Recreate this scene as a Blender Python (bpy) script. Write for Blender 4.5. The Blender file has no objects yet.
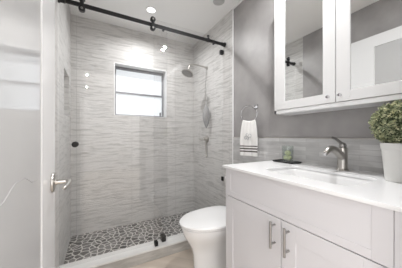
import bpy, bmesh, math, random
from mathutils import Vector, Matrix
random.seed(4)
C = bpy.context.scene.collection
sc = bpy.context.scene
PI = math.pi
# ---------------- camera, world, lights, exposure ----------------
H = 1.09
cam_d = bpy.data.cameras.new('camera'); cam = bpy.data.objects.new('camera', cam_d); C.objects.link(cam)
cam.location = (0, 0, H); cam.rotation_euler = (PI/2, 0, -math.radians(28.6))
cam_d.sensor_width = 36; cam_d.lens = 36*190.5/402; cam_d.shift_y = 1.3/402; cam_d.clip_start = 0.02
sc.camera = cam
w = bpy.data.worlds.new('world'); sc.world = w; w.use_nodes = True
w.node_tree.nodes['Background'].inputs[0].default_value = (1.0, 0.985, 0.985, 1)
w.node_tree.nodes['Background'].inputs[1].default_value = 2.3
def area(name, loc, size, power, rot=(0, 0, 0), col=(1, 1, 1), shape='DISK', size_y=None, spread=180):
    l = bpy.data.lights.new(name, 'AREA'); l.shape = shape; l.size = size; l.energy = power; l.color = col
    if size_y: l.size_y = size_y
    l.spread = math.radians(spread)
    o = bpy.data.objects.new(name, l); C.objects.link(o); o.location = loc; o.rotation_euler = rot
    return o
ZC = 2.456
area('room_lamp_light', (0.908, 0.70, ZC-0.02), 0.055, 11)               # recessed lamp over the vanity
area('hallway_lamp_light', (-0.20, -1.39, ZC-0.03), 0.05, 14)          # recessed lamps of the hallway behind the doorway
area('hallway_far_lamp_light', (-0.25, -2.60, ZC-0.03), 0.05, 12)
area('recessed_lamp_light', (0.516, 2.08, ZC-0.02), 0.06, 9.0, spread=160)           # shower downlight
sc.view_settings.view_transform = 'Standard'; sc.view_settings.look = 'None'
sc.view_settings.gamma = 1; sc.view_settings.use_curve_mapping = False
sc.view_settings.exposure = 0.40

# ---------------- materials ----------------
def mat(name, col, rough=0.5, metal=0.0, spec=0.5, bump=None, noise=None, coat=0):
    m = bpy.data.materials.new(name); m.use_nodes = True
    n = m.node_tree.nodes; L = m.node_tree.links; b = n['Principled BSDF']
    b.inputs['Base Color'].default_value = (*col, 1); b.inputs['Roughness'].default_value = rough
    b.inputs['Metallic'].default_value = metal; b.inputs['Specular IOR Level'].default_value = spec
    b.inputs['Coat Weight'].default_value = coat
    tc = n.new('ShaderNodeTexCoord')
    if noise:
        sc_, amt = noise
        t = n.new('ShaderNodeTexNoise'); t.inputs['Scale'].default_value = sc_; t.inputs['Detail'].default_value = 5
        L.new(tc.outputs['Object'], t.inputs['Vector'])
        r = n.new('ShaderNodeValToRGB')
        r.color_ramp.elements[0].position = 0.3; r.color_ramp.elements[1].position = 0.7
        r.color_ramp.elements[0].color = (*[c*(1-amt) for c in col], 1)
        r.color_ramp.elements[1].color = (*[min(1, c*(1+amt)) for c in col], 1)
        L.new(t.outputs['Fac'], r.inputs[0]); L.new(r.outputs[0], b.inputs['Base Color'])
    if bump:
        s, st = bump
        t = n.new('ShaderNodeTexNoise'); t.inputs['Scale'].default_value = s; t.inputs['Detail'].default_value = 4
        L.new(tc.outputs['Object'], t.inputs['Vector'])
        bp = n.new('ShaderNodeBump'); bp.inputs['Strength'].default_value = st; bp.inputs['Distance'].default_value = 0.01
        L.new(t.outputs['Fac'], bp.inputs['Height']); L.new(bp.outputs[0], b.inputs['Normal'])
    return m

def uv_nodes(n, L):
    tc = n.new('ShaderNodeTexCoord'); sp = n.new('ShaderNodeSeparateXYZ'); L.new(tc.outputs['Object'], sp.inputs[0])
    ad = n.new('ShaderNodeMath'); ad.operation = 'ADD'; L.new(sp.outputs[0], ad.inputs[0]); L.new(sp.outputs[1], ad.inputs[1])
    cb = n.new('ShaderNodeCombineXYZ'); L.new(ad.outputs[0], cb.inputs[0]); L.new(sp.outputs[2], cb.inputs[1])
    return cb

def mat_tile(name, dark, light, streak=(1.6, 26.0), bstr=0.35, tw=0.60, th=0.30, off=(0, 0), rough=0.3, grout=(0.42, 0.41, 0.40), offset=0.0, per_tile=0.0, contrast=(0.35, 0.68)):
    m = bpy.data.materials.new(name); m.use_nodes = True
    n = m.node_tree.nodes; L = m.node_tree.links; b = n['Principled BSDF']
    b.inputs['Roughness'].default_value = rough; b.inputs['Specular IOR Level'].default_value = 0.35
    cb = uv_nodes(n, L)
    mp = n.new('ShaderNodeMapping'); mp.inputs['Scale'].default_value = (streak[0], streak[1], 1); L.new(cb.outputs[0], mp.inputs[0])
    # a low-frequency wobble makes the ridges wavy
    t0 = n.new('ShaderNodeTexNoise'); t0.inputs['Scale'].default_value = 5; t0.inputs['Detail'].default_value = 2; L.new(cb.outputs[0], t0.inputs['Vector'])
    ws = n.new('ShaderNodeVectorMath'); ws.operation = 'SCALE'; ws.inputs['Scale'].default_value = 0.7; L.new(t0.outputs['Color'], ws.inputs[0])
    wa = n.new('ShaderNodeVectorMath'); wa.operation = 'ADD'; L.new(mp.outputs[0], wa.inputs[0]); L.new(ws.outputs[0], wa.inputs[1])
    t = n.new('ShaderNodeTexNoise'); t.inputs['Scale'].default_value = 3; t.inputs['Detail'].default_value = 4; t.inputs['Roughness'].default_value = 0.55
    L.new(wa.outputs[0], t.inputs['Vector'])
    r = n.new('ShaderNodeValToRGB'); e = r.color_ramp.elements
    e[0].position = contrast[0]; e[0].color = (*dark, 1); e[1].position = contrast[1]; e[1].color = (*light, 1)
    L.new(t.outputs['Fac'], r.inputs[0])
    br = n.new('ShaderNodeTexBrick'); br.offset = offset; br.squash = 1
    mo = n.new('ShaderNodeMapping'); mo.inputs['Location'].default_value = (off[0], off[1], 0); L.new(cb.outputs[0], mo.inputs[0]); L.new(mo.outputs[0], br.inputs['Vector'])
    br.inputs['Scale'].default_value = 1; br.inputs['Brick Width'].default_value = tw; br.inputs['Row Height'].default_value = th
    br.inputs['Mortar Size'].default_value = 0.0016; br.inputs['Mortar Smooth'].default_value = 0.4
    br.inputs['Color1'].default_value = (1, 1, 1, 1); v = 1-per_tile; br.inputs['Color2'].default_value = (v, v, v, 1)
    mu = n.new('ShaderNodeMix'); mu.data_type = 'RGBA'; mu.blend_type = 'MULTIPLY'; mu.inputs[0].default_value = 1
    L.new(r.outputs[0], mu.inputs[6]); L.new(br.outputs['Color'], mu.inputs[7])
    mx = n.new('ShaderNodeMix'); mx.data_type = 'RGBA'
    L.new(br.outputs['Fac'], mx.inputs[0]); L.new(mu.outputs[2], mx.inputs[6]); mx.inputs[7].default_value = (*grout, 1)
    br.inputs['Mortar'].default_value = (1, 1, 1, 1)
    L.new(mx.outputs[2], b.inputs['Base Color'])
    bp = n.new('ShaderNodeBump'); bp.inputs['Strength'].default_value = bstr; bp.inputs['Distance'].default_value = 0.006
    L.new(t.outputs['Fac'], bp.inputs['Height']); L.new(bp.outputs[0], b.inputs['Normal'])
    return m

def mat_pebble():
    m = bpy.data.materials.new('pebble_mosaic'); m.use_nodes = True
    n = m.node_tree.nodes; L = m.node_tree.links; b = n['Principled BSDF']; b.inputs['Roughness'].default_value = 0.45
    tc = n.new('ShaderNodeTexCoord')
    v = n.new('ShaderNodeTexVoronoi'); v.feature = 'DISTANCE_TO_EDGE'; v.inputs['Scale'].default_value = 17; v.voronoi_dimensions = '2D'
    v2 = n.new('ShaderNodeTexVoronoi'); v2.inputs['Scale'].default_value = 17; v2.voronoi_dimensions = '2D'
    nz = n.new('ShaderNodeTexNoise'); nz.inputs['Scale'].default_value = 30; L.new(tc.outputs['Object'], nz.inputs['Vector'])
    s = n.new('ShaderNodeVectorMath'); s.operation = 'SCALE'; s.inputs['Scale'].default_value = 0.022; L.new(nz.outputs['Color'], s.inputs[0])
    a = n.new('ShaderNodeVectorMath'); a.operation = 'ADD'; L.new(tc.outputs['Object'], a.inputs[0]); L.new(s.outputs[0], a.inputs[1])
    L.new(a.outputs[0], v.inputs['Vector']); L.new(a.outputs[0], v2.inputs['Vector'])
    st = n.new('ShaderNodeValToRGB'); e = st.color_ramp.elements; e[0].position = 0.055; e[1].position = 0.11
    L.new(v.outputs['Distance'], st.inputs[0])
    cr = n.new('ShaderNodeValToRGB'); e = cr.color_ramp.elements
    e[0].color = (0.05, 0.048, 0.046, 1); e[1].color = (0.20, 0.193, 0.187, 1)
    sp = n.new('ShaderNodeSeparateColor'); L.new(v2.outputs['Color'], sp.inputs[0]); L.new(sp.outputs[0], cr.inputs[0])
    mx = n.new('ShaderNodeMix'); mx.data_type = 'RGBA'; L.new(st.outputs[0], mx.inputs[0])
    mx.inputs[6].default_value = (0.62, 0.60, 0.57, 1); L.new(cr.outputs[0], mx.inputs[7]); L.new(mx.outputs[2], b.inputs['Base Color'])
    bp = n.new('ShaderNodeBump'); bp.inputs['Strength'].default_value = 0.5; bp.inputs['Distance'].default_value = 0.006
    L.new(st.outputs[0], bp.inputs['Height']); L.new(bp.outputs[0], b.inputs['Normal'])
    return m

def mat_glass(name, tint=(0.93, 0.95, 0.945), refl=0.0):
    """thin clear glass: straight transmission with a Fresnel reflection"""
    m = bpy.data.materials.new(name); m.use_nodes = True
    n = m.node_tree.nodes; L = m.node_tree.links; n.remove(n['Principled BSDF'])
    tr = n.new('ShaderNodeBsdfTransparent'); tr.inputs[0].default_value = (*tint, 1)
    gl = n.new('ShaderNodeBsdfGlossy'); gl.inputs['Roughness'].default_value = 0.015
    lw = n.new('ShaderNodeLayerWeight'); lw.inputs[0].default_value = 0.5
    pw = n.new('ShaderNodeMath'); pw.operation = 'POWER'; L.new(lw.outputs['Facing'], pw.inputs[0]); pw.inputs[1].default_value = 5
    fr = n.new('ShaderNodeMath'); fr.operation = 'MULTIPLY_ADD'; L.new(pw.outputs[0], fr.inputs[0]); fr.inputs[1].default_value = 0.95; fr.inputs[2].default_value = 0.04
    mx = n.new('ShaderNodeMixShader'); L.new(fr.outputs[0], mx.inputs[0]); L.new(tr.outputs[0], mx.inputs[1]); L.new(gl.outputs[0], mx.inputs[2])
    L.new(mx.outputs[0], n['Material Output'].inputs[0])
    return m

def mat_emit(name, col, s):
    m = bpy.data.materials.new(name); m.use_nodes = True; b = m.node_tree.nodes['Principled BSDF']
    b.inputs['Base Color'].default_value = (*[c*0.6 for c in col], 1)
    b.inputs['Emission Color'].default_value = (*col, 1); b.inputs['Emission Strength'].default_value = s
    b.inputs['Roughness'].default_value = 0.35
    return m

def mat_towel():
    m = bpy.data.materials.new('striped_towel_cotton'); m.use_nodes = True
    n = m.node_tree.nodes; L = m.node_tree.links; b = n['Principled BSDF']; b.inputs['Roughness'].default_value = 0.95
    tc = n.new('ShaderNodeTexCoord'); sp = n.new('ShaderNodeSeparateXYZ'); L.new(tc.outputs['Object'], sp.inputs[0])
    r = n.new('ShaderNodeValToRGB'); r.color_ramp.interpolation = 'CONSTANT'
    mr = n.new('ShaderNodeMapRange'); mr.inputs['From Min'].default_value = -0.33; mr.inputs['From Max'].default_value = 0.0
    L.new(sp.outputs[2], mr.inputs[0]); L.new(mr.outputs[0], r.inputs[0])
    W = (0.80, 0.79, 0.77, 1); D = (0.10, 0.085, 0.08, 1); e = r.color_ramp.elements
    e[0].color = W; e[0].position = 0
    e[1].position = 0.15; e[1].color = D
    for p, c in ((0.19, W), (0.225, D), (0.265, W), (0.30, D), (0.33, W)):
        k = e.new(p); k.color = c
    L.new(r.outputs[0], b.inputs['Base Color'])
    t = n.new('ShaderNodeTexNoise'); t.inputs['Scale'].default_value = 220; L.new(tc.outputs['Object'], t.inputs['Vector'])
    bp = n.new('ShaderNodeBump'); bp.inputs['Strength'].default_value = 0.4; bp.inputs['Distance'].default_value = 0.004
    L.new(t.outputs['Fac'], bp.inputs['Height']); L.new(bp.outputs[0], b.inputs['Normal'])
    return m

def mat_leaf():
    m = bpy.data.materials.new('boxwood_leaves'); m.use_nodes = True
    n = m.node_tree.nodes; L = m.node_tree.links; b = n['Principled BSDF']; b.inputs['Roughness'].default_value = 0.5
    tc = n.new('ShaderNodeTexCoord'); t = n.new('ShaderNodeTexNoise'); t.inputs['Scale'].default_value = 60; t.inputs['Detail'].default_value = 1
    L.new(tc.outputs['Object'], t.inputs['Vector'])
    r = n.new('ShaderNodeValToRGB'); e = r.color_ramp.elements
    e[0].position = 0.35; e[0].color = (0.12, 0.15, 0.08, 1); e[1].position = 0.66; e[1].color = (0.74, 0.72, 0.46, 1)
    k = e.new(0.5); k.color = (0.36, 0.40, 0.24, 1)
    L.new(t.outputs['Fac'], r.inputs[0]); L.new(r.outputs[0], b.inputs['Base Color'])
    return m

M = {
 'white': mat('white_paint', (0.84, 0.84, 0.84), 0.35, bump=(40, 0.02)),
 'door': mat('gloss_door_paint', (0.78, 0.78, 0.785), 0.07, spec=0.6, bump=(2, 0.004)),
 'panel': mat('grey_gloss_panel', (0.50, 0.50, 0.50), 0.07, spec=0.6, bump=(2, 0.004)),
 'vanity': mat('white_lacquer', (0.70, 0.69, 0.71), 0.35, noise=(2.0, 0.01)),
 'cab': mat('white_cabinet_paint', (0.80, 0.80, 0.80), 0.35, noise=(2.0, 0.01)),
 'ceil': mat('ceiling_paint', (0.90, 0.90, 0.895), 0.8, bump=(60, 0.03)),
 'grey': mat('grey_wall_plaster', (0.345, 0.332, 0.328), 0.40, noise=(4.5, 0.15), bump=(9, 0.15)),
 'tile': mat_tile('wavy_ridged_wall_tile', (0.475, 0.467, 0.455), (0.66, 0.65, 0.635), off=(0.02, 0.13), bstr=0.7, streak=(1.35, 17.0), contrast=(0.34, 0.52), rough=0.42),
 'splash': mat_tile('veined_backsplash_tile', (0.50, 0.495, 0.49), (0.70, 0.695, 0.69), streak=(1.2, 9), bstr=0.08, tw=0.22, th=0.030, off=(0.1, 0.01), offset=0.4, per_tile=0.26, grout=(0.48, 0.475, 0.47), contrast=(0.2, 0.6)),
 'curbtile': mat_tile('curb_face_tile', (0.40, 0.385, 0.36), (0.56, 0.54, 0.51), streak=(2, 12), bstr=0.1, tw=0.6, th=0.3, off=(0.1, 0.1)),
 'marble': mat('white_quartz', (0.86, 0.86, 0.865), 0.18, noise=(2.2, 0.025)),
 'sill': mat('white_marble_sill', (0.74, 0.735, 0.72), 0.25, noise=(6, 0.04)),
 'pebble': mat_pebble(),
 'floor': mat_tile('beige_floor_tile', (0.56, 0.485, 0.41), (0.68, 0.60, 0.52), streak=(3, 5), bstr=0.03, tw=0.6, th=0.3, off=(0.1, 0.1), rough=0.35),
 'black': mat('matte_black_metal', (0.018, 0.018, 0.019), 0.35, metal=0.3, noise=(30, 0.1)),
 'nickel': mat('brushed_nickel', (0.56, 0.54, 0.51), 0.28, metal=1.0, noise=(60, 0.06)),
 'dnickel': mat('dark_brushed_nickel', (0.36, 0.35, 0.34), 0.33, metal=0.85, noise=(60, 0.06)),
 'chrome': mat('chrome', (0.62, 0.62, 0.63), 0.1, metal=1.0, noise=(10, 0.02)),
 'glass': mat_glass('clear_shower_glass', (0.97, 0.97, 0.97)),
 'jar': mat_glass('clear_tumbler_glass', (0.93, 0.95, 0.94)),
 'mirror': mat('mirror_silver', (0.86, 0.87, 0.865), 0.005, metal=1.0, noise=(2, 0.005)),
 'porcelain': mat('white_porcelain', (0.86, 0.86, 0.86), 0.12, noise=(3, 0.01), coat=0.3),
 'pane': mat_emit('frosted_daylit_glass', (0.90, 0.94, 0.98), 0.50),
 'alu': mat('grey_aluminium_frame', (0.26, 0.265, 0.28), 0.45, metal=0.3, noise=(30, 0.06)),
 'lamp': mat_emit('lit_lamp_lens', (1, 1, 1), 2.6),
 'unlit': mat('unlit_lamp_lens', (0.52, 0.52, 0.52), 0.4, noise=(20, 0.05)),
 'towel': mat_towel(), 'thread': mat('grey_embroidery_thread', (0.30, 0.31, 0.33), 0.8, noise=(80, 0.1)),
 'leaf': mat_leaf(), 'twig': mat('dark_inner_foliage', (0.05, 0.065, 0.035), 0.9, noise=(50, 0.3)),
 'pot': mat('white_ceramic_pot', (0.74, 0.735, 0.71), 0.4, noise=(15, 0.03), bump=(120, 0.05)),
 'soil': mat('dark_soil', (0.05, 0.045, 0.04), 0.95, noise=(80, 0.3)),
 'lime': mat('lime_green_stone', (0.64, 0.68, 0.42), 0.35, noise=(40, 0.25)),
 'scrub': mat('grey_mesh_scrubber', (0.36, 0.36, 0.36), 0.8, noise=(150, 0.2), bump=(180, 0.4)),
 'cord': mat('grey_cord', (0.48, 0.48, 0.48), 0.8, noise=(150, 0.1)),
}

# ---------------- mesh helpers (all coordinates are world metres) ----------------
def box(bm, a, b, bev=0.0, seg=2):
    x0, y0, z0 = [min(p, q) for p, q in zip(a, b)]; x1, y1, z1 = [max(p, q) for p, q in zip(a, b)]
    t = bmesh.new()
    v = [t.verts.new(p) for p in ((x0,y0,z0),(x1,y0,z0),(x1,y1,z0),(x0,y1,z0),(x0,y0,z1),(x1,y0,z1),(x1,y1,z1),(x0,y1,z1))]
    for f in ((0,3,2,1),(4,5,6,7),(0,1,5,4),(1,2,6,5),(2,3,7,6),(3,0,4,7)): t.faces.new([v[i] for i in f])
    if bev: bmesh.ops.bevel(t, geom=list(t.edges), offset=bev, segments=seg, affect='EDGES', profile=0.5)
    merge(bm, t)
def merge(bm, t):
    me = bpy.data.meshes.new('tmp'); t.to_mesh(me); t.free(); bm.from_mesh(me); bpy.data.meshes.remove(me)
def loft(bm, rings, cap=True, closed=True):
    vs = [[bm.verts.new(p) for p in r] for r in rings]; n = len(rings[0])
    for i in range(len(vs)-1):
        for j in range(n if closed else n-1):
            k = (j+1) % n; bm.faces.new((vs[i][j], vs[i][k], vs[i+1][k], vs[i+1][j]))
    if cap: bm.faces.new(list(reversed(vs[0]))); bm.faces.new(vs[-1])
def frame(d):
    d = Vector(d).normalized(); u = d.orthogonal().normalized(); return u, d.cross(u)
def lathe(bm, c, axis, prof, n=28, cap=True):
    """prof: (distance along axis, radius)"""
    c = Vector(c); ax = Vector(axis).normalized(); u, v = frame(ax)
    loft(bm, [[c+ax*s+(u*math.cos(2*PI*j/n)+v*math.sin(2*PI*j/n))*max(r, 1e-4) for j in range(n)] for s, r in prof], cap)
def cyl(bm, a, b, r, n=20, bev=0.0):
    a = Vector(a); b = Vector(b); L = (b-a).length
    lathe(bm, a, b-a, [(0, r-bev), (bev, r), (L-bev, r), (L, r-bev)] if bev else [(0, r), (L, r)], n)
def tube(bm, pts, r, n=12, closed=False):
    pts = [Vector(p) for p in pts]; rings = []; N = len(pts)
    up = None
    for i, p in enumerate(pts):
        d = (pts[(i+1) % N]-pts[i-1]) if closed else (pts[min(i+1, N-1)]-pts[max(i-1, 0)])
        d.normalize()
        if up is None: up = d.orthogonal().normalized()
        up = (up - d*up.dot(d)).normalized(); v = d.cross(up)
        rr = r[i] if isinstance(r, (list, tuple)) else r
        rings.append([p+(up*math.cos(2*PI*j/n)+v*math.sin(2*PI*j/n))*rr for j in range(n)])
    if closed: rings.append(rings[0]); loft(bm, rings, cap=False); bmesh.ops.remove_doubles(bm, verts=bm.verts, dist=1e-6)
    else: loft(bm, rings)
def bez(p, n=12):
    p = [Vector(q) for q in p]; out = []
    for i in range(n+1):
        t = i/n; q = list(p)
        while len(q) > 1: q = [q[k].lerp(q[k+1], t) for k in range(len(q)-1)]
        out.append(q[0])
    return out
def obj(name, bm, m, parent=None, loc=None, smooth=40, wn=True):
    """loc: object origin in world; children take their root's origin"""
    org = Vector(loc) if loc is not None else Vector(parent['_o']) if parent is not None else Vector((0, 0, 0))
    bmesh.ops.recalc_face_normals(bm, faces=bm.faces)
    bmesh.ops.translate(bm, verts=bm.verts, vec=-org)
    me = bpy.data.meshes.new(name); bm.to_mesh(me); bm.free(); me.materials.append(m)
    for p in me.polygons: p.use_smooth = True
    try: me.set_sharp_from_angle(angle=math.radians(smooth))
    except Exception: pass
    o = bpy.data.objects.new(name, me); C.objects.link(o); o['_o'] = tuple(org)
    if wn: k = o.modifiers.new('weighted_normals', 'WEIGHTED_NORMAL'); k.keep_sharp = True
    if parent is not None:
        o.parent = parent; o.location = org-Vector(parent['_o'])
    else: o.location = org
    return o
def thing(name, label, cat, loc, group=None):
    o = bpy.data.objects.new(name, None); o.empty_display_size = 0.05; C.objects.link(o); o.location = loc
    o['label'] = label; o['category'] = cat; o['_o'] = tuple(loc)
    if group: o['group'] = group
    return o
def tag(o, label, cat, group=None):
    o['label'] = label; o['category'] = cat
    if group: o['group'] = group
    return o
def struct(name, bm, m, parent=None, label=None, cat=None):
    o = obj(name, bm, m, parent)
    if parent is None:
        o['kind'] = 'structure'
        if label: o['label'] = label; o['category'] = cat
    return o
def nb(): return bmesh.new()

# ---------------- room shell ----------------
FL = -0.04
XL, XR, YB, YF = -0.26, 1.29, 2.587, 0.13
TX = 0.008                                    # wall tile thickness
YT = 1.643                                    # where the shower tile starts
YR = 1.78                                     # plane of the shower glass
b = nb(); box(b, (XL-0.15, YF-0.12, -0.15), (XR+0.15, 1.72, FL)); struct('floor', b, M['floor'], label='beige stone tile floor of the bathroom', cat='floor')
b = nb(); box(b, (XL-0.15, 1.84, -0.15), (XR+0.15, YB+0.2, -0.050)); struct('floor_shower', b, M['pebble'], label='dark grey pebble mosaic floor of the shower with pale grout', cat='floor')
b = nb(); box(b, (XL-0.15, YF-0.12, ZC), (XR+0.15, YB+0.2, ZC+0.1)); struct('ceiling', b, M['ceil'], label='plain white ceiling over bathroom and shower', cat='ceiling')
# back wall with window opening
WX0, WX1, WZ0, WZ1, WD = 0.190, 0.850, 1.340, 1.990, 0.15
b = nb()
box(b, (XL-0.15, YB, -0.15), (WX0, YB+0.2, ZC)); box(b, (WX1, YB, -0.15), (XR+0.15, YB+0.2, ZC))
box(b, (WX0, YB, -0.15), (WX1, YB+0.2, WZ0)); box(b, (WX0, YB, WZ1), (WX1, YB+0.2, ZC))
struct('wall_back', b, M['tile'], label='ridged light grey tile wall at the back of the shower', cat='wall')
# left wall with niche
NY0, NY1, NZ0, NZ1 = 2.08, 2.42, 1.28, 1.70
b = nb(); box(b, (XL-0.15, YF-0.12, -0.15), (XL, YT, ZC)); wl = struct('wall_left', b, M['grey'], label='grey wall on the left side behind the open door', cat='wall')
b = nb()
box(b, (XL-0.15, YT, -0.15), (XL, NY0, ZC)); box(b, (XL-0.15, NY1, -0.15), (XL, YB, ZC))
box(b, (XL-0.15, NY0, -0.15), (XL, NY1, NZ0)); box(b, (XL-0.15, NY0, NZ1), (XL, NY1, ZC)); box(b, (XL-0.15, NY0, NZ0), (XL-0.10, NY1, NZ1))
obj('shower_tile', b, M['tile'], wl)
# right wall
b = nb(); box(b, (XR, YF-0.12, -0.15), (XR+0.15, YB, ZC)); wr = struct('wall_right', b, M['grey'], label='grey plaster wall behind the vanity', cat='wall')
b = nb(); box(b, (XR-TX, YT, -0.05), (XR, YB, ZC)); obj('shower_tile', b, M['tile'], wr)
b = nb(); box(b, (XR-TX, YF, FL), (XR, YT-0.012, 1.068)); obj('backsplash_tile', b, M['splash'], wr)
b = nb(); box(b, (XR-TX-0.003, YT-0.012, FL), (XR, YT, ZC), 0.001); obj('tile_edge_strip', b, M['white'], wr)
b = nb(); box(b, (XR-TX-0.002, YF, 1.068), (XR, YT-0.012, 1.073)); obj('backsplash_edge_strip', b, M['nickel'], wr)
# front wall with the doorway the camera stands in
b = nb()
box(b, (0.66, YF-0.12, FL), (XR, YF, ZC)); box(b, (XL, YF-0.12, 2.10), (0.66, YF, ZC)); box(b, (XL, YF-0.12, FL), (-0.215, YF, 2.10))
struct('wall_front', b, M['grey'], label='grey wall with the doorway the viewer stands in', cat='wall')
b = nb(); box(b, (XL, YT, ZC-0.008), (XR, YT+0.004, ZC), 0.001)
for x0, x1 in ((XR-0.012, XR),): box(b, (x0, YF, ZC-0.012), (x1, YT-0.013, ZC), 0.002)
b.free()
b = nb(); box(b, (XR-0.010, YF, ZC-0.012), (XR, YT-0.013, ZC), 0.002); struct('trim_1', b, M['white'], label='thin white trim where the grey wall meets the ceiling', cat='trim')
b = nb(); box(b, (-1.6, -3.4, ZC), (2.2, YF-0.12, ZC+0.1)); struct('ceiling_hallway', b, M['ceil'], label='white ceiling of the hallway behind the viewer', cat='ceiling')
b = nb(); box(b, (-1.6, -3.4, -0.15), (2.2, YF-0.12, FL)); struct('floor_hallway', b, M['floor'], label='beige tile floor of the hallway behind the viewer', cat='floor')
b = nb(); box(b, (-1.6, -3.5, FL), (2.2, -3.4, ZC)); struct('wall_hallway', b, M['ceil'], label='white end wall of the hallway behind the viewer', cat='wall')
# curb
b = nb(); box(b, (XL, 1.722, -0.06), (XR-TX, 1.84, 0.050)); cu = struct('trim_2', b, M['curbtile'], label='low tiled curb of the shower with white marble top', cat='shower curb')
b = nb(); box(b, (XL, 1.712, 0.050), (XR-TX, 1.850, 0.066), 0.003); obj('curb_sill', b, M['sill'], cu)
# window
b = nb(); fy0, fy1 = YB+WD-0.045, YB+WD
f = 0.026
for a, c in (((WX0, fy0, WZ0), (WX0+f, fy1, WZ1)), ((WX1-f, fy0, WZ0), (WX1, fy1, WZ1)), ((WX0+f, fy0, WZ1-f-0.012), (WX1-f, fy1, WZ1)), ((WX0+f, fy0, WZ0), (WX1-f, fy1, WZ0+f))): box(b, a, c, 0.002)
wn = struct('window_1', b, M['alu'], label='small two-pane frosted window in the shower back wall', cat='window')
zm = 1.648
b = nb(); box(b, (WX0+f, fy0-0.006, zm-0.012), (WX1-f, fy1-0.005, zm+0.012), 0.002); obj('meeting_rail', b, M['alu'], wn)
b = nb(); box(b, (WX0+f, fy1-0.02, zm+0.012), (WX1-f, fy1-0.012, WZ1-f-0.012)); obj('window_pane', b, M['pane'], wn)
b = nb(); box(b, (WX0+f, fy1-0.03, WZ0+f), (WX1-f, fy1-0.022, zm-0.012)); obj('window_pane', b, M['pane'], wn)
b = nb(); box(b, (WX1-f-0.035, fy0-0.014, WZ0+f), (WX1-f-0.015, fy0+0.01, WZ0+f+0.05), 0.003); box(b, (WX1-f-0.03, fy0-0.03, WZ0+f+0.035), (WX1-f-0.02, fy0-0.01, WZ0+f+0.045), 0.002); obj('window_latch', b, M['alu'], wn)
b = nb(); box(b, (WX0, YB-0.004, WZ0-0.004), (WX1, fy0, WZ0+0.004), 0.002); obj('window_sill', b, M['white'], wn)
b = nb(); box(b, (WX0-0.002, YB+0.17, WZ0-0.02), (WX1+0.002, YB+0.2, WZ1+0.02)); obj('window_backing', b, M['white'], wn)
for nm, a, c in (('window_jamb', (WX1-0.004, YB-0.003, WZ0), (WX1+0.010, fy0, WZ1)), ('window_jamb', (WX0-0.010, YB-0.003, WZ0), (WX0+0.004, fy0, WZ1)), ('window_head', (WX0, YB-0.003, WZ1-0.004), (WX1, fy0, WZ1+0.010))):
    b = nb(); box(b, a, c, 0.001); obj(nm, b, M['white'], wn)

# ---------------- open door on the left ----------------
DX, DT = -0.165, 0.036                         # face nearest the room, leaf thickness
DY0, DY1, DZ0, DZ1 = 0.298, 1.058, FL+0.010, 2.08
PY0, PY1 = 0.415, 0.84                        # panel opening
b = nb()
def dbox(y0, y1, z0, z1, inset=0.0): box(b, (DX-DT, y0, z0), (DX-inset, y1, z1))
dbox(DY0, PY0, DZ0, DZ1); dbox(PY1, DY1, DZ0, DZ1); dbox(PY0, PY1, 1.968, DZ1); dbox(PY0, PY1, DZ0, 0.24)
dr = struct('door_1', b, M['door'], label='glossy white panelled door standing open on the left', cat='door')
def mould(pts, r0=0.0035):
    """rounded moulding that follows a closed path in the door's plane"""
    bb = nb(); tube(bb, [(DX-0.0035, y, z) for y, z in pts], r0, 10, closed=True); return bb
def arch(y0, y1, zs, zc, n=22):
    out = []
    for i in range(n+1):
        t = i/n; s = 0.5-0.5*math.cos(PI*min(1, max(0, (t-0.12)/0.30))) if t < 0.5 else 0.5-0.5*math.cos(PI*min(1, max(0, (0.88-t)/0.30)))
        out.append((y0+(y1-y0)*t, zs+(zc-zs)*s))
    return out
b = nb(); box(b, (DX-DT+0.004, PY0-0.001, 0.239), (DX-0.004, PY1+0.001, 1.969)); obj('door_panel', b, M['panel'], dr)
obj('panel_moulding', mould([(PY1-0.003, 1.965), (PY0+0.003, 1.965), (PY0+0.003, 0.243), (PY1-0.003, 0.243)], 0.0035), M['door'], dr)
b = nb(); box(b, (DX-0.006, PY0+0.06, 0.31), (DX-0.0015, PY1-0.065, 1.905), 0.0012); obj('raised_panel', b, M['panel'], dr)
b = nb(); tube(b, [(DX-0.0015, y, z) for y, z in arch(PY0+0.06, PY1-0.066, 0.952, 0.978)], 0.0014, 8); obj('arched_bead', b, M['panel'], dr)
hy, hz = 0.995, 0.893
b = nb(); lathe(b, (DX, hy, hz), (1, 0, 0), [(-0.001, 0.038), (0.003, 0.040), (0.008, 0.038), (0.011, 0.030), (0.012, 0.012)], 32); ro = obj('handle_rose', b, M['nickel'], dr)
b = nb(); lathe(b, (DX+0.008, hy, hz), (1, 0, 0), [(0, 0.014), (0.01, 0.010), (0.040, 0.009), (0.052, 0.010), (0.058, 0.006)], 20)
tube(b, bez([(DX+0.054, hy+0.004, hz), (DX+0.066, hy-0.03, hz+0.006), (DX+0.058, hy-0.07, hz-0.006), (DX+0.054, hy-0.115, hz-0.004)], 14), [0.010]*10+[0.009, 0.009, 0.0085, 0.008, 0.004], 12); obj('door_lever', b, M['nickel'], dr)
for z in (0.25, 1.1, 1.9):
    b = nb(); cyl(b, (DX-DT-0.004, DY0-0.004, z-0.045), (DX-DT-0.004, DY0-0.004, z+0.045), 0.006); obj('hinge', b, M['nickel'], dr)

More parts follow.
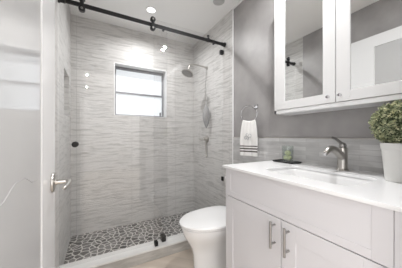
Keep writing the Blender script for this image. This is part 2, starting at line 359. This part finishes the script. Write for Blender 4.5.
# ---------------- vanity ----------------
VX, VY0, VY1, VZ = 0.735, 0.16, 1.012, 0.881
HC = 0.895
van = thing('vanity_cabinet', 'white two-door vanity cabinet under the quartz counter beside the toilet', 'cabinet', (1.0, 0.59, FL))
b = nb(); 
for q0, q1 in (((VX+0.02, VY0, 0.09), (XR-TX-0.002, VY0+0.018, VZ)), ((VX+0.02, VY1-0.018, 0.09), (XR-TX-0.002, VY1, VZ)), ((VX+0.02, VY0+0.018, 0.09), (XR-TX-0.002, VY1-0.018, 0.108)),
               ((XR-TX-0.014, VY0+0.018, 0.108), (XR-TX-0.002, VY1-0.018, VZ)), ((VX+0.02, VY0+0.018, 0.66), (VX+0.038, VY1-0.018, VZ)), ((VX+0.02, 0.56, 0.108), (VX+0.038, 0.614, 0.66)), ((VX+0.02, VY0+0.018, 0.108), (VX+0.038, 0.23, 0.66)), ((VX+0.02, VY1-0.03, 0.108), (VX+0.038, VY1-0.018, 0.66))): box(b, q0, q1)
box(b, (VX+0.09, VY0, FL), (XR-TX-0.002, VY1-0.01, 0.09)); obj('body', b, M['vanity'], van)
def shaker(name, y0, y1, z0, z1, parent, st=0.055, x=VX, th=0.02, rec=0.004, m=M['vanity'], rail=None):
    rail = rail or st
    bb = nb()
    box(bb, (x, y0, z0), (x+th, y0+st, z1), 0.0012); box(bb, (x, y1-st, z0), (x+th, y1, z1), 0.0012)
    box(bb, (x, y0+st, z0), (x+th, y1-st, z0+rail), 0.0012); box(bb, (x, y0+st, z1-rail), (x+th, y1-st, z1), 0.0012)
    box(bb, (x+rec, y0+st-0.002, z0+rail-0.002), (x+th, y1-st+0.002, z1-rail+0.002))
    return obj(name, bb, m, parent)
shaker('false_front', 0.212, VY1-0.002, 0.709, VZ-0.003, van, st=0.05, rail=0.030, rec=0.002)
d1 = shaker('door', 0.589, VY1-0.002, 0.10, 0.705, van, st=0.070)
d2 = shaker('door', 0.212, 0.585, 0.10, 0.705, van, st=0.070)
b = nb(); box(b, (VX, VY0, 0.10), (VX+0.02, 0.2105, VZ-0.003), 0.001); obj('side_stile', b, M['vanity'], van)
for d, y in ((d1, 0.621), (d2, 0.546)):
    b = nb(); cyl(b, (VX-0.031, y, 0.566), (VX-0.031, y, 0.690), 0.0058, 16, 0.001)
    for z in (0.586, 0.670): cyl(b, (VX-0.030, y, z), (VX+0.001, y, z), 0.0045, 12)
    obj('handle', b, M['dnickel'], d)
# countertop with a rectangular undermount basin
SX0, SX1, SY0, SY1 = 0.835, 1.115, 0.36, 0.80
cx0, cx1, cy0, cy1 = 0.722, XR-TX-0.001, 0.15, 1.030
def rrect(x0, x1, y0, y1, r, z, n=6):
    out = []
    for (cx, cy, a0) in ((x1-r, y1-r, 0), (x0+r, y1-r, PI/2), (x0+r, y0+r, PI), (x1-r, y0+r, 1.5*PI)):
        for i in range(n+1):
            a = a0+PI/2*i/n; out.append(Vector((cx+r*math.cos(a), cy+r*math.sin(a), z)))
    return out
b = nb()
N = 28
def ring_plate(bm, outer, inner):
    vo = [bm.verts.new(p) for p in outer]; vi = [bm.verts.new(p) for p in inner]; n = len(vo)
    for j in range(n): k = (j+1) % n; bm.faces.new((vo[j], vo[k], vi[k], vi[j]))
    return vo, vi
zt, zb = HC, VZ+0.001
o_top = rrect(cx0, cx1, cy0, cy1, 0.004, zt, 6); i_top = rrect(SX0, SX1, SY0, SY1, 0.05, zt, 6)
o_e = rrect(cx0-0.0015, cx1, cy0-0.0015, cy1+0.0015, 0.004, zt-0.002, 6)
o_b = [Vector((p.x, p.y, zb)) for p in o_e]; i_b = [Vector((p.x, p.y, zb)) for p in rrect(SX0+0.002, SX1-0.002, SY0+0.002, SY1-0.002, 0.05, 0, 6)]
i_e = rrect(SX0+0.002, SX1-0.002, SY0+0.002, SY1-0.002, 0.05, zt-0.003, 6)
loops = [i_b, o_b, o_e, o_top, i_top, i_e, i_b]
loft(b, loops, cap=False); bmesh.ops.remove_doubles(b, verts=b.verts, dist=1e-6)
ct = tag(obj('countertop', b, M['marble'], loc=(1.0, 0.59, VZ)), 'white quartz countertop on the vanity with a sunken sink opening', 'countertop')
b = nb()
loft(b, [rrect(SX0-0.0, SX1+0.0, SY0, SY1, 0.05, zb-0.0005), rrect(SX0+0.004, SX1-0.004, SY0+0.004, SY1-0.004, 0.05, zb-0.02), rrect(SX0+0.02, SX1-0.02, SY0+0.02, SY1-0.02, 0.06, zb-0.075), rrect(SX0+0.07, SX1-0.07, SY0+0.07, SY1-0.07, 0.05, zb-0.095)][::-1], cap=False)
bm_bottom = rrect(SX0+0.07, SX1-0.07, SY0+0.07, SY1-0.07, 0.05, zb-0.095)
b.faces.new([b.verts.new(p) for p in bm_bottom]); bmesh.ops.remove_doubles(b, verts=b.verts, dist=1e-6)
sk = thing('sink_basin', 'white rectangular basin sunk into the quartz counter in front of the faucet', 'sink', (0.975, 0.58, zb-0.095))
so = obj('basin', b, M['porcelain'], sk, wn=False)
md = so.modifiers.new('thick', 'SOLIDIFY'); md.thickness = 0.006; md.offset = 1
b = nb(); lathe(b, (0.975, 0.58, zb-0.094), (0, 0, 1), [(0, 0.022), (0.003, 0.021), (0.004, 0.014)], 24); obj('drain', b, M['chrome'], sk)

# ---------------- faucet ----------------
fx, fy = 1.205, 0.556
fa = thing('sink_faucet', 'brushed nickel single-lever faucet standing behind the sink', 'faucet', (fx, fy, HC))
b = nb(); lathe(b, (fx, fy, HC), (0, 0, 1), [(0.0002, 0.030), (0.005, 0.031), (0.010, 0.028), (0.014, 0.0245), (0.06, 0.0235), (0.10, 0.0245), (0.118, 0.025), (0.126, 0.023), (0.130, 0.014)], 28); obj('body', b, M['nickel'], fa)
b = nb(); pts = bez([(fx-0.006, fy, HC+0.072), (fx-0.05, fy+0.002, HC+0.110), (fx-0.105, fy+0.012, HC+0.148), (fx-0.135, fy+0.018, HC+0.098)], 14)
tube(b, pts, [0.021, 0.021, 0.0205, 0.020, 0.0195, 0.019, 0.0185, 0.018, 0.017, 0.0165, 0.016, 0.0155, 0.015, 0.0145, 0.014], 16); sp = obj('spout', b, M['nickel'], fa)
b = nb(); p = pts[-1]; lathe(b, p+Vector((0.0, 0, 0.001)), pts[-1]-pts[-2], [(0, 0.011), (0.012, 0.010), (0.013, 0.007)], 16); obj('aerator', b, M['chrome'], sp)
b = nb(); lathe(b, (fx, fy, HC+0.129), (0, 0, 1), [(0, 0.016), (0.006, 0.019), (0.016, 0.017), (0.024, 0.010), (0.027, 0.003)], 24)
tube(b, bez([(fx-0.002, fy, HC+0.145), (fx-0.02, fy+0.004, HC+0.154), (fx-0.038, fy+0.012, HC+0.180), (fx-0.078, fy+0.02, HC+0.184)], 10), [0.009, 0.009, 0.0085, 0.008, 0.0075, 0.007, 0.007, 0.0065, 0.006, 0.0055, 0.004], 12); obj('lever', b, M['dnickel'], fa)

# ---------------- mirror cabinet ----------------
MX, MY0, MY1, MZ0, MZ1 = 1.117, 0.150, 0.950, 1.241, 2.20
mc = thing('mirror_cabinet', 'white wall cabinet with two mirrored doors above the sink', 'cabinet', (XR, 0.55, MZ0))
b = nb(); box(b, (MX+0.0185, MY0, MZ0), (XR-0.0008, MY1, MZ1), 0.001); box(b, (MX+0.002, MY0, MZ0), (MX+0.0195, MY1, MZ0+0.0235), 0.001); box(b, (MX+0.002, MY1-0.017, MZ0), (MX+0.0195, MY1, MZ1), 0.001); obj('body', b, M['cab'], mc)
for y0, y1, ky in ((0.551, 0.931, 0.583), (0.166, 0.547, 0.5235)):
    st, rl, z0, z1, th = 0.064, 0.054, 1.267, MZ1-0.003, 0.018
    b = nb()
    box(b, (MX, y0, z0), (MX+th, y0+st, z1), 0.0012); box(b, (MX, y1-st, z0), (MX+th, y1, z1), 0.0012)
    box(b, (MX, y0+st, z0), (MX+th, y1-st, z0+rl), 0.0012); box(b, (MX, y0+st, z1-rl), (MX+th, y1-st, z1), 0.0012)
    dd = obj('door', b, M['cab'], mc)
    b = nb(); box(b, (MX+0.006, y0+st-0.003, z0+rl-0.003), (MX+0.010, y1-st+0.003, z1-rl+0.003)); obj('mirror_glass', b, M['mirror'], dd)
    b = nb(); lathe(b, (MX+0.0005, ky, 1.300), (-1, 0, 0), [(0, 0.005), (0.008, 0.0045), (0.013, 0.0085), (0.020, 0.0085), (0.022, 0.006)], 18); obj('knob', b, M['chrome'], dd)

# ---------------- toilet ----------------
TC, TF, TB = 1.330, 0.560, 1.10             # centre line Y, front tip X, back of bowl X
def dshape(xf, xb, hw, z, n=40, sq=2.35):
    """egg outline: rounded front at low x, flatter back"""
    out = []; xm = xf+(xb-xf)*0.56
    for j in range(n):
        a = 2*PI*j/n; c, s = math.cos(a), math.sin(a)
        e = 2.0 if c < 0 else 3.6
        rr = (abs(c)**e+abs(s)**(2.0 if c < 0 else e))**(-1/(2.0 if c < 0 else e)) if c >= 0 else 1/math.hypot(c, s)
        x = xm+(c*rr)*((xb-xm) if c >= 0 else (xm-xf)); y = s*rr*hw
        out.append(Vector((x, TC+y, z)))
    return out
wc = thing('toilet', 'white porcelain toilet with its lid closed between vanity and shower curb', 'toilet', (0.92, TC, FL))
b = nb()
loft(b, [dshape(0.665, TB+0.03, 0.105, FL), dshape(0.662, TB+0.03, 0.108, FL+0.015), dshape(0.668, TB+0.03, 0.100, 0.03), dshape(0.66, TB+0.03, 0.098, 0.16), dshape(0.642, TB+0.03, 0.108, 0.22),
         dshape(0.61, TB+0.03, 0.135, 0.275), dshape(0.583, TB+0.03, 0.160, 0.320), dshape(0.570, TB+0.02, 0.172, 0.355), dshape(0.566, TB+0.02, 0.176, 0.380), dshape(0.572, TB+0.02, 0.172, 0.388)])
obj('bowl', b, M['porcelain'], wc)
b = nb(); loft(b, [dshape(0.566, TB-0.03, 0.177, 0.3885), dshape(0.561, TB-0.028, 0.181, 0.393), dshape(0.561, TB-0.028, 0.181, 0.400), dshape(0.566, TB-0.03, 0.177, 0.404)]); obj('seat', b, M['porcelain'], wc)
b = nb(); loft(b, [dshape(0.556, TB-0.025, 0.184, 0.4055), dshape(0.549, TB-0.02, 0.189, 0.410), dshape(0.549, TB-0.02, 0.189, 0.419), dshape(0.556, TB-0.025, 0.184, 0.426), dshape(0.60, TB-0.045, 0.150, 0.431), dshape(0.70, TB-0.12, 0.07, 0.433)]); obj('lid', b, M['porcelain'], wc)
for s in (-1, 1):
    b = nb(); cyl(b, (TB-0.028, TC+s*0.075-0.025, 0.405), (TB-0.028, TC+s*0.075+0.025, 0.405), 0.013, 14, 0.003); obj('seat_hinge', b, M['porcelain'], wc)
b = nb(); loft(b, [rrect(TB+0.010, XR-TX-0.004, TC-0.165, TC+0.165, 0.03, 0.385), rrect(TB, XR-TX-0.004, TC-0.175, TC+0.175, 0.03, 0.45), rrect(TB-0.008, XR-TX-0.004, TC-0.182, TC+0.182, 0.03, 0.66)]); tk = obj('tank', b, M['porcelain'], wc)
b = nb(); box(b, (TB-0.012, TC-0.187, 0.661), (XR-TX-0.002, TC+0.187, 0.69), 0.008, 3); obj('tank_lid', b, M['porcelain'], tk)
b = nb(); lathe(b, (1.19, TC, 0.690), (0, 0, 1), [(0, 0.02), (0.004, 0.02), (0.006, 0.016)], 20); obj('flush_button', b, M['chrome'], tk)

# ---------------- shower glass, rail ----------------
GX1 = XR-TX-0.002
fixp = thing('fixed_glass_panel', 'clear fixed shower glass panel clamped to the right wall', 'glass panel', (0.87, YR+0.020, 0.068))
b = nb(); box(b, (0.475, YR+0.030, 0.0675), (GX1-0.001, YR+0.038, 2.20)); obj('glass', b, M['glass'], fixp)
for z, cw in ((0.59, 0.020), (2.045, 0.042)):
    b = nb(); box(b, (GX1-cw, YR+0.020, z-0.024), (GX1+0.001, YR+0.029, z+0.024), 0.002); box(b, (GX1-cw, YR+0.039, z-0.024), (GX1+0.001, YR+0.048, z+0.024), 0.002)
    cyl(b, (GX1-cw*0.6, YR+0.016, z), (GX1-cw*0.6, YR+0.021, z), 0.007, 12); obj('wall_clamp', b, M['black'], fixp)
sl = thing('sliding_glass_door', 'clear sliding shower glass door hanging from the black rail', 'glass door', (0.175, YR-0.022, 0.09))
b = nb(); box(b, (XL+0.012, YR-0.026, 0.086), (0.590, YR-0.018, 2.085)); obj('glass', b, M['glass'], sl)
RZ = 2.122
for x in (-0.105, 0.452):
    b = nb()
    for dz in (0.038, -0.042):
        lathe(b, (x, YR-0.016, RZ+dz), (0, -1, 0), [(-0.010, 0.018), (-0.006, 0.0235), (0.016, 0.0235), (0.019, 0.020), (0.0195, 0.008)], 26)
    box(b, (x-0.014, YR-0.0265, RZ-0.050), (x+0.014, YR-0.0275-0.006, RZ+0.046), 0.002)
    r = obj('roller', b, M['black'], sl)
    b = nb(); cyl(b, (x, YR-0.042, RZ+0.038), (x, YR-0.033, RZ+0.038), 0.009, 14, 0.001); cyl(b, (x, YR-0.042, RZ-0.042), (x, YR-0.033, RZ-0.042), 0.009, 14, 0.001); obj('bolt', b, M['dnickel'], r)
b = nb(); kx, kz = -0.148, 1.020
lathe(b, (kx, YR-0.018, kz), (0, 1, 0), [(0.0, 0.012), (0.012, 0.020), (0.026, 0.022), (0.028, 0.018)], 24)
lathe(b, (kx, YR-0.026, kz), (0, -1, 0), [(0.0, 0.012), (0.012, 0.020), (0.026, 0.022), (0.028, 0.018)], 24); obj('door_knob', b, M['black'], sl)
rl = thing('shower_rail', 'black metal sliding rail across the top of the shower', 'rail', (0.5, YR, RZ))
b = nb(); box(b, (XL+0.012, YR-0.007, RZ-0.016), (GX1-0.012, YR+0.007, RZ+0.016), 0.002); obj('bar', b, M['black'], rl)
for x0, x1 in ((XL, XL+0.02), (GX1-0.020, GX1)):
    b = nb(); s = 1 if x0 < 0 else -1; xe = x0 if s > 0 else x1+0.0015
    lathe(b, (xe, YR, RZ), (s, 0, 0), [(0.0, 0.026), (0.012, 0.026), (0.014, 0.021), (0.045, 0.021), (0.046, 0.018)], 24); obj('wall_bracket', b, M['black'], rl)
for x in (0.565, 1.14):
    b = nb(); cyl(b, (x, YR-0.018, RZ-0.012), (x, YR+0.029, RZ-0.012), 0.011, 16, 0.001); obj('standoff', b, M['black'], rl)
for x in (1.055,):
    b = nb(); box(b, (x-0.012, YR-0.018, RZ-0.020), (x+0.012, YR+0.010, RZ+0.022), 0.002); cyl(b, (x, YR-0.005, RZ+0.02), (x, YR-0.005, RZ+0.045), 0.007, 12); cyl(b, (x, YR-0.005, RZ+0.040), (x, YR-0.005, RZ+0.048), 0.015, 14); obj('door_stop', b, M['black'], rl)
b = nb(); box(b, (0.467, YR-0.045, 0.0665), (0.497, YR-0.012, 0.084), 0.002); box(b, (0.467, YR-0.045, 0.08), (0.497, YR-0.032, 0.108), 0.002); box(b, (0.467, YR-0.0165, 0.08), (0.497, YR-0.004, 0.108), 0.002)
tag(obj('door_guide', b, M['black'], loc=(0.482, YR-0.02, 0.068)), 'small black floor guide on the curb under the sliding glass edge', 'door guide')
b = nb(); box(b, (0.545, YR-0.003, 0.0665), (0.585, YR+0.0295, 0.122), 0.002); box(b, (0.545, YR+0.0385, 0.0665), (0.585, YR+0.052, 0.122), 0.002)
tag(obj('glass_clamp', b, M['black'], loc=(0.565, YR+0.02, 0.068)), 'larger black square clamp on the curb holding the fixed glass corner', 'clamp')

# ---------------- shower fittings on the right wall ----------------
sx, sy, sz = XR-TX, 2.18, 1.985
sh = thing('wall_shower', 'nickel round shower head on a curved arm from the right wall', 'shower head', (sx, sy, sz))
b = nb(); lathe(b, (sx, sy, sz), (-1, 0, 0), [(-0.0005, 0.026), (0.004, 0.028), (0.010, 0.016), (0.012, 0.010)], 24); obj('flange', b, M['nickel'], sh)
b = nb(); tube(b, [(sx-0.004, sy, sz)]+bez([(sx-0.08, sy, sz+0.006), (sx-0.20, sy, sz+0.014), (sx-0.255, sy, sz+0.015), (sx-0.262, sy, sz-0.015), (sx-0.268, sy, sz-0.075)], 14), 0.0095, 12); obj('arm', b, M['nickel'], sh)
ax = Vector((-0.42, -0.10, -0.9)).normalized(); hc = Vector((sx-0.268, sy, sz-0.070))
b = nb(); lathe(b, hc, ax, [(0, 0.012), (0.012, 0.016), (0.022, 0.018), (0.030, 0.030), (0.042, 0.068), (0.050, 0.076), (0.058, 0.077), (0.061, 0.073)], 32); hd = obj('head', b, M['nickel'], sh)
b = nb(); lathe(b, hc+ax*0.0605, ax, [(0, 0.070), (0.002, 0.070), (0.0025, 0.066)], 32)
for rr, k in ((0.02, 6), (0.04, 12), (0.058, 18)):
    u, v = frame(ax)
    for j in range(k):
        a = 2*PI*j/k; cyl(b, hc+ax*0.0625+(u*math.cos(a)+v*math.sin(a))*rr, hc+ax*0.0655+(u*math.cos(a)+v*math.sin(a))*rr, 0.0028, 6)
obj('spray_face', b, M['dnickel'], hd)
# hanging back scrubber
by, bx_ = 2.10, sx-0.060
bs = thing('back_scrubber', 'long grey oval back scrubber hanging on a cord above the shower valve', 'scrubber', (bx_, by, 1.18))
b = nb(); rings = []
for i in range(17):
    t = i/16; z = 1.18+0.31*t; k = math.sin(PI*min(0.985, max(0.015, t)))**0.75
    rings.append([Vector((bx_+0.050*k*math.cos(2*PI*j/20), by+0.030*k*math.sin(2*PI*j/20)*1.0, z)) for j in range(20)])
loft(b, rings); obj('pad', b, M['scrub'], bs)
b = nb(); tube(b, [(bx_, by, 1.48), (bx_+0.01, by+0.02, 1.60), (bx_+0.025, by+0.05, 1.80), (bx_+0.035, sy-0.002, sz-0.013)], 0.0028, 8); 
tube(b, [(bx_+0.035, sy+0.0135*math.cos(a)-0.0, sz+0.002+0.0145*math.sin(a)) for a in [2*PI*i/16 for i in range(16)]], 0.0022, 6, closed=True); obj('cord', b, M['cord'], bs)
# valve
vy, vz = 2.18, 1.045
vv = thing('shower_valve', 'nickel shower valve with lever handle on the right tile wall', 'shower valve', (sx, vy, vz))
b = nb(); lathe(b, (sx, vy, vz), (-1, 0, 0), [(-0.0005, 0.046), (0.003, 0.048), (0.009, 0.043), (0.012, 0.030), (0.030, 0.026), (0.048, 0.024), (0.052, 0.015)], 32); obj('plate', b, M['nickel'], vv)
b = nb(); tube(b, bez([(sx-0.040, vy, vz), (sx-0.06, vy, vz-0.01), (sx-0.075, vy+0.004, vz-0.03), (sx-0.125, vy+0.006, vz+0.005)], 10), [0.012, 0.011, 0.010, 0.009, 0.009, 0.008, 0.008, 0.0075, 0.007, 0.006, 0.004], 12)
obj('lever', b, M['nickel'], vv)
b = nb(); tube(b, [(sx-0.030, vy-0.01, vz-0.045), (sx-0.032, vy-0.016, vz-0.10), (sx-0.030, vy-0.025, vz-0.20), (sx-0.034, vy-0.04, vz-0.235)], [0.014, 0.009, 0.007, 0.012], 12)
tube(b, [(sx-0.004, vy-0.006, vz-0.038), (sx-0.032, vy-0.01, vz-0.048)], 0.010, 12); obj('diverter', b, M['nickel'], vv)

# ---------------- ceiling lamps ----------------
lt = thing('recessed_downlight', 'lit round recessed downlight in the ceiling above the shower', 'ceiling light', (0.516, 2.08, ZC), )
b = nb(); lathe(b, (0.516, 2.08, ZC), (0, 0, -1), [(-0.002, 0.060), (0.003, 0.058), (0.005, 0.050), (0.005, 0.046)], 32); obj('trim_ring', b, M['white'], lt)
b = nb(); lathe(b, (0.516, 2.08, ZC-0.0052), (0, 0, -1), [(0, 0.043), (0.002, 0.040)], 28); obj('lens', b, M['lamp'], lt)
lt = thing('recessed_downlight', 'unlit round recessed fitting in the ceiling outside the shower', 'ceiling light', (1.09, 1.62, ZC))
b = nb(); lathe(b, (1.09, 1.62, ZC), (0, 0, -1), [(-0.002, 0.060), (0.003, 0.058), (0.005, 0.050), (0.005, 0.046)], 32); obj('trim_ring', b, M['unlit'], lt)
b = nb(); lathe(b, (1.09, 1.62, ZC-0.0052), (0, 0, -1), [(0, 0.043), (0.002, 0.040)], 28); obj('lens', b, M['unlit'], lt)
for lx, ly, lab in ((0.908, 0.70, 'lit round recessed downlight in the ceiling over the sink'), (-0.20, -1.39, 'lit round recessed downlight in the hallway ceiling nearest the doorway'), (-0.25, -2.60, 'lit round recessed downlight in the hallway ceiling far from the doorway')):
    lt = thing('recessed_downlight', lab, 'ceiling light', (lx, ly, ZC))
    b = nb(); lathe(b, (lx, ly, ZC), (0, 0, -1), [(-0.002, 0.060), (0.003, 0.058), (0.005, 0.050), (0.005, 0.046)], 32); obj('trim_ring', b, M['white'], lt)
    b = nb(); lathe(b, (lx, ly, ZC-0.0052), (0, 0, -1), [(0, 0.043), (0.002, 0.040)], 28); obj('lens', b, M['lamp'], lt)

# ---------------- towel ring and hand towel ----------------
ry, rz_ = 1.300, 1.352
tr = thing('towel_ring', 'chrome towel ring on the grey wall beside the vanity', 'towel ring', (XR, ry, rz_))
b = nb(); box(b, (XR-0.008, ry-0.022, rz_-0.022), (XR-0.0003, ry+0.022, rz_+0.022), 0.002); box(b, (XR-0.048, ry-0.009, rz_-0.009), (XR-0.007, ry+0.009, rz_+0.009), 0.003); obj('mount', b, M['chrome'], tr)
ang = math.radians(28); rd = Vector((-math.sin(ang), math.cos(ang), 0)); rc = Vector((XR-0.045, ry, rz_))+rd*0.035+Vector((0, 0, -0.066)); RR = 0.076
b = nb(); tube(b, [rc+(rd*math.cos(a)+Vector((0, 0, 1))*math.sin(a))*RR for a in [2*PI*i/48 for i in range(48)]], 0.0042, 10, closed=True); obj('ring', b, M['chrome'], tr)
nrm = Vector((-math.cos(ang), -math.sin(ang), 0))        # towards the room
zlow = rc.z-RR
tw_top = zlow+0.0065
def flap(side, bot, wt, wb):
    """one hanging side of the towel as a sheet of points [row][col]"""
    rows = []
    for i in range(25):
        t = i/24; z = tw_top-(tw_top-bot)*t
        wdt = wt+(wb-wt)*min(1, t*1.7)**0.6
        off = 0.0105+0.010*min(1, t*3)
        row = []
        for j in range(19):
            s = j/18-0.5
            sag = 0.0 if t > 0.001 else 0
            wv = 0.0055*math.sin(s*13+0.6)*(0.5+0.5*t)+0.003*math.sin(s*27+t*3)
            p = rc+rd*(s*wdt-0.004)+nrm*(side*(off)+wv); p.z = z+(s*s)*0.045*(1-t)+0.004*s*t
            row.append(p)
        rows.append(row)
    return rows
fr_ = flap(1, 0.900, 0.115, 0.165); bk = flap(-1, 0.945, 0.105, 0.145)
b = nb(); rows = bk[::-1]+[[(p+q)/2+Vector((0, 0, 0.006)) for p, q in zip(bk[0], fr_[0])]]+fr_
vs = [[b.verts.new(p) for p in r] for r in rows]
for i in range(len(vs)-1):
    for j in range(18): b.faces.new((vs[i][j], vs[i][j+1], vs[i+1][j+1], vs[i+1][j]))
tower = thing('hand_towel', 'white hand towel with dark stripes and grey monogram on the towel ring', 'towel', (rc.x, rc.y, tw_top))
to = obj('cloth', b, M['towel'], tower, wn=False); md = to.modifiers.new('thick', 'SOLIDIFY'); md.thickness = 0.005; md.offset = 0
md = to.modifiers.new('sub', 'SUBSURF'); md.levels = 1; md.render_levels = 1
# embroidered flourish
b = nb(); zc = 1.078
def on(u, v): return rc+rd*u+nrm*0.0325+Vector((0, 0, zc-rc.z+v))
tube(b, [on(0.016*math.sin(1.0*t*2*PI)*(1-0.3*t)+0.002, 0.030-0.060*t) for t in [i/30 for i in range(31)]], 0.0022, 6)
tube(b, [on(-0.020+0.012*math.cos(a), 0.008+0.016*math.sin(a)) for a in [PI*1.7*i/16 for i in range(17)]], 0.0018, 6)
tube(b, [on(0.020+0.010*math.cos(a), -0.010+0.014*math.sin(a)) for a in [PI+PI*1.7*i/16 for i in range(17)]], 0.0018, 6)
obj('monogram', b, M['thread'], tower)

# ---------------- tray with tumbler ----------------
tx, ty = 1.205, 0.915
b = nb(); loft(b, [rrect(tx-0.050, tx+0.050, ty-0.080, ty+0.080, 0.008, HC+0.0004), rrect(tx-0.056, tx+0.056, ty-0.086, ty+0.086, 0.008, HC+0.010), rrect(tx-0.053, tx+0.053, ty-0.083, ty+0.083, 0.008, HC+0.010), rrect(tx-0.048, tx+0.048, ty-0.078, ty+0.078, 0.008, HC+0.004)])
tag(obj('small_tray', b, M['black'], loc=(tx, ty, HC)), 'flat black tray at the far corner of the quartz counter', 'tray')
jx, jy, jz = tx-0.004, ty-0.012, HC+0.0045
b = nb(); lathe(b, (jx, jy, jz), (0, 0, 1), [(0, 0.034), (0.006, 0.036), (0.113, 0.039), (0.115, 0.038), (0.113, 0.0365), (0.010, 0.0335), (0.009, 0.030)], 32)
tag(obj('glass_tumbler', b, M['jar'], loc=(jx, jy, jz)), 'clear glass tumbler holding green stones on the black tray', 'glass')
def stone(x, y, z, r, lab):
    t = nb(); bmesh.ops.create_icosphere(t, subdivisions=3, radius=r)
    for v in t.verts:
        n = v.co.normalized(); v.co *= 1+0.06*math.sin(5*n.x+3*n.y+x*90)+0.05*math.sin(6*n.z+y*80); v.co.z *= 0.85; v.co += Vector((x, y, z))
    tag(obj('green_stone', t, M['lime'], loc=(x, y, z)), lab, 'stone', 'green stones in the tumbler')
stone(jx-0.006, jy-0.012, jz+0.030, 0.0205, 'lime green stone at the bottom front of the glass tumbler')
stone(jx+0.005, jy+0.012, jz+0.028, 0.0205, 'lime green stone at the bottom back left of the glass tumbler')
stone(jx-0.002, jy-0.002, jz+0.064, 0.0205, 'lime green stone on top of the others in the glass tumbler')

# ---------------- potted boxwood ball ----------------
px, py, pz = 1.125, 0.305, HC
pl = thing('potted_plant', 'round clipped boxwood ball in a white pot on the counter', 'potted plant', (px, py, pz))
b = nb(); lathe(b, (px, py, pz), (0, 0, 1), [(0.0004, 0.044), (0.004, 0.047), (0.135, 0.0575), (0.136, 0.061), (0.160, 0.0625), (0.163, 0.060), (0.162, 0.056), (0.145, 0.054), (0.142, 0.03)], 40); obj('pot', b, M['pot'], pl)
b = nb(); lathe(b, (px, py, pz+0.143), (0, 0, 1), [(0, 0.0535), (0.006, 0.052), (0.008, 0.02)], 24); obj('soil', b, M['soil'], pl)
bc = Vector((px, py, pz+0.243)); BR = 0.092
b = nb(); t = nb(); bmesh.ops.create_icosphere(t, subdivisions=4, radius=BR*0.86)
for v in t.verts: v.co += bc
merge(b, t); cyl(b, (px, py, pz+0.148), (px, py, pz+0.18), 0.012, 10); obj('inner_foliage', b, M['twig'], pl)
b = nb()
for i in range(6500):
    n = Vector((random.gauss(0, 1), random.gauss(0, 1), random.gauss(0, 1))).normalized()
    lump = 1+0.03*math.sin(9*n.x+4*n.z)+0.03*math.sin(11*n.y-5*n.z)
    c = bc+n*BR*random.uniform(0.84, 1.06)*lump
    d = (n*random.uniform(0.2, 1)+Vector((random.gauss(0, .6), random.gauss(0, .6), random.gauss(0, .6)))).normalized()
    s = d.cross(Vector((random.gauss(0, 1), random.gauss(0, 1), random.gauss(0, 1)))).normalized(); nn = d.cross(s)
    L_, W_ = random.uniform(.007, .011), random.uniform(.003, .0045)
    p = [c-d*L_*.5, c+s*W_+nn*.0008, c+d*L_*.5, c-s*W_+nn*.0008]
    vv_ = [b.verts.new(q) for q in p]; b.faces.new(vv_)
lf = obj('leaves', b, M['leaf'], pl, wn=False); lf['kind'] = 'stuff'
for o in bpy.data.objects:
    if '_o' in o.keys(): del o['_o']
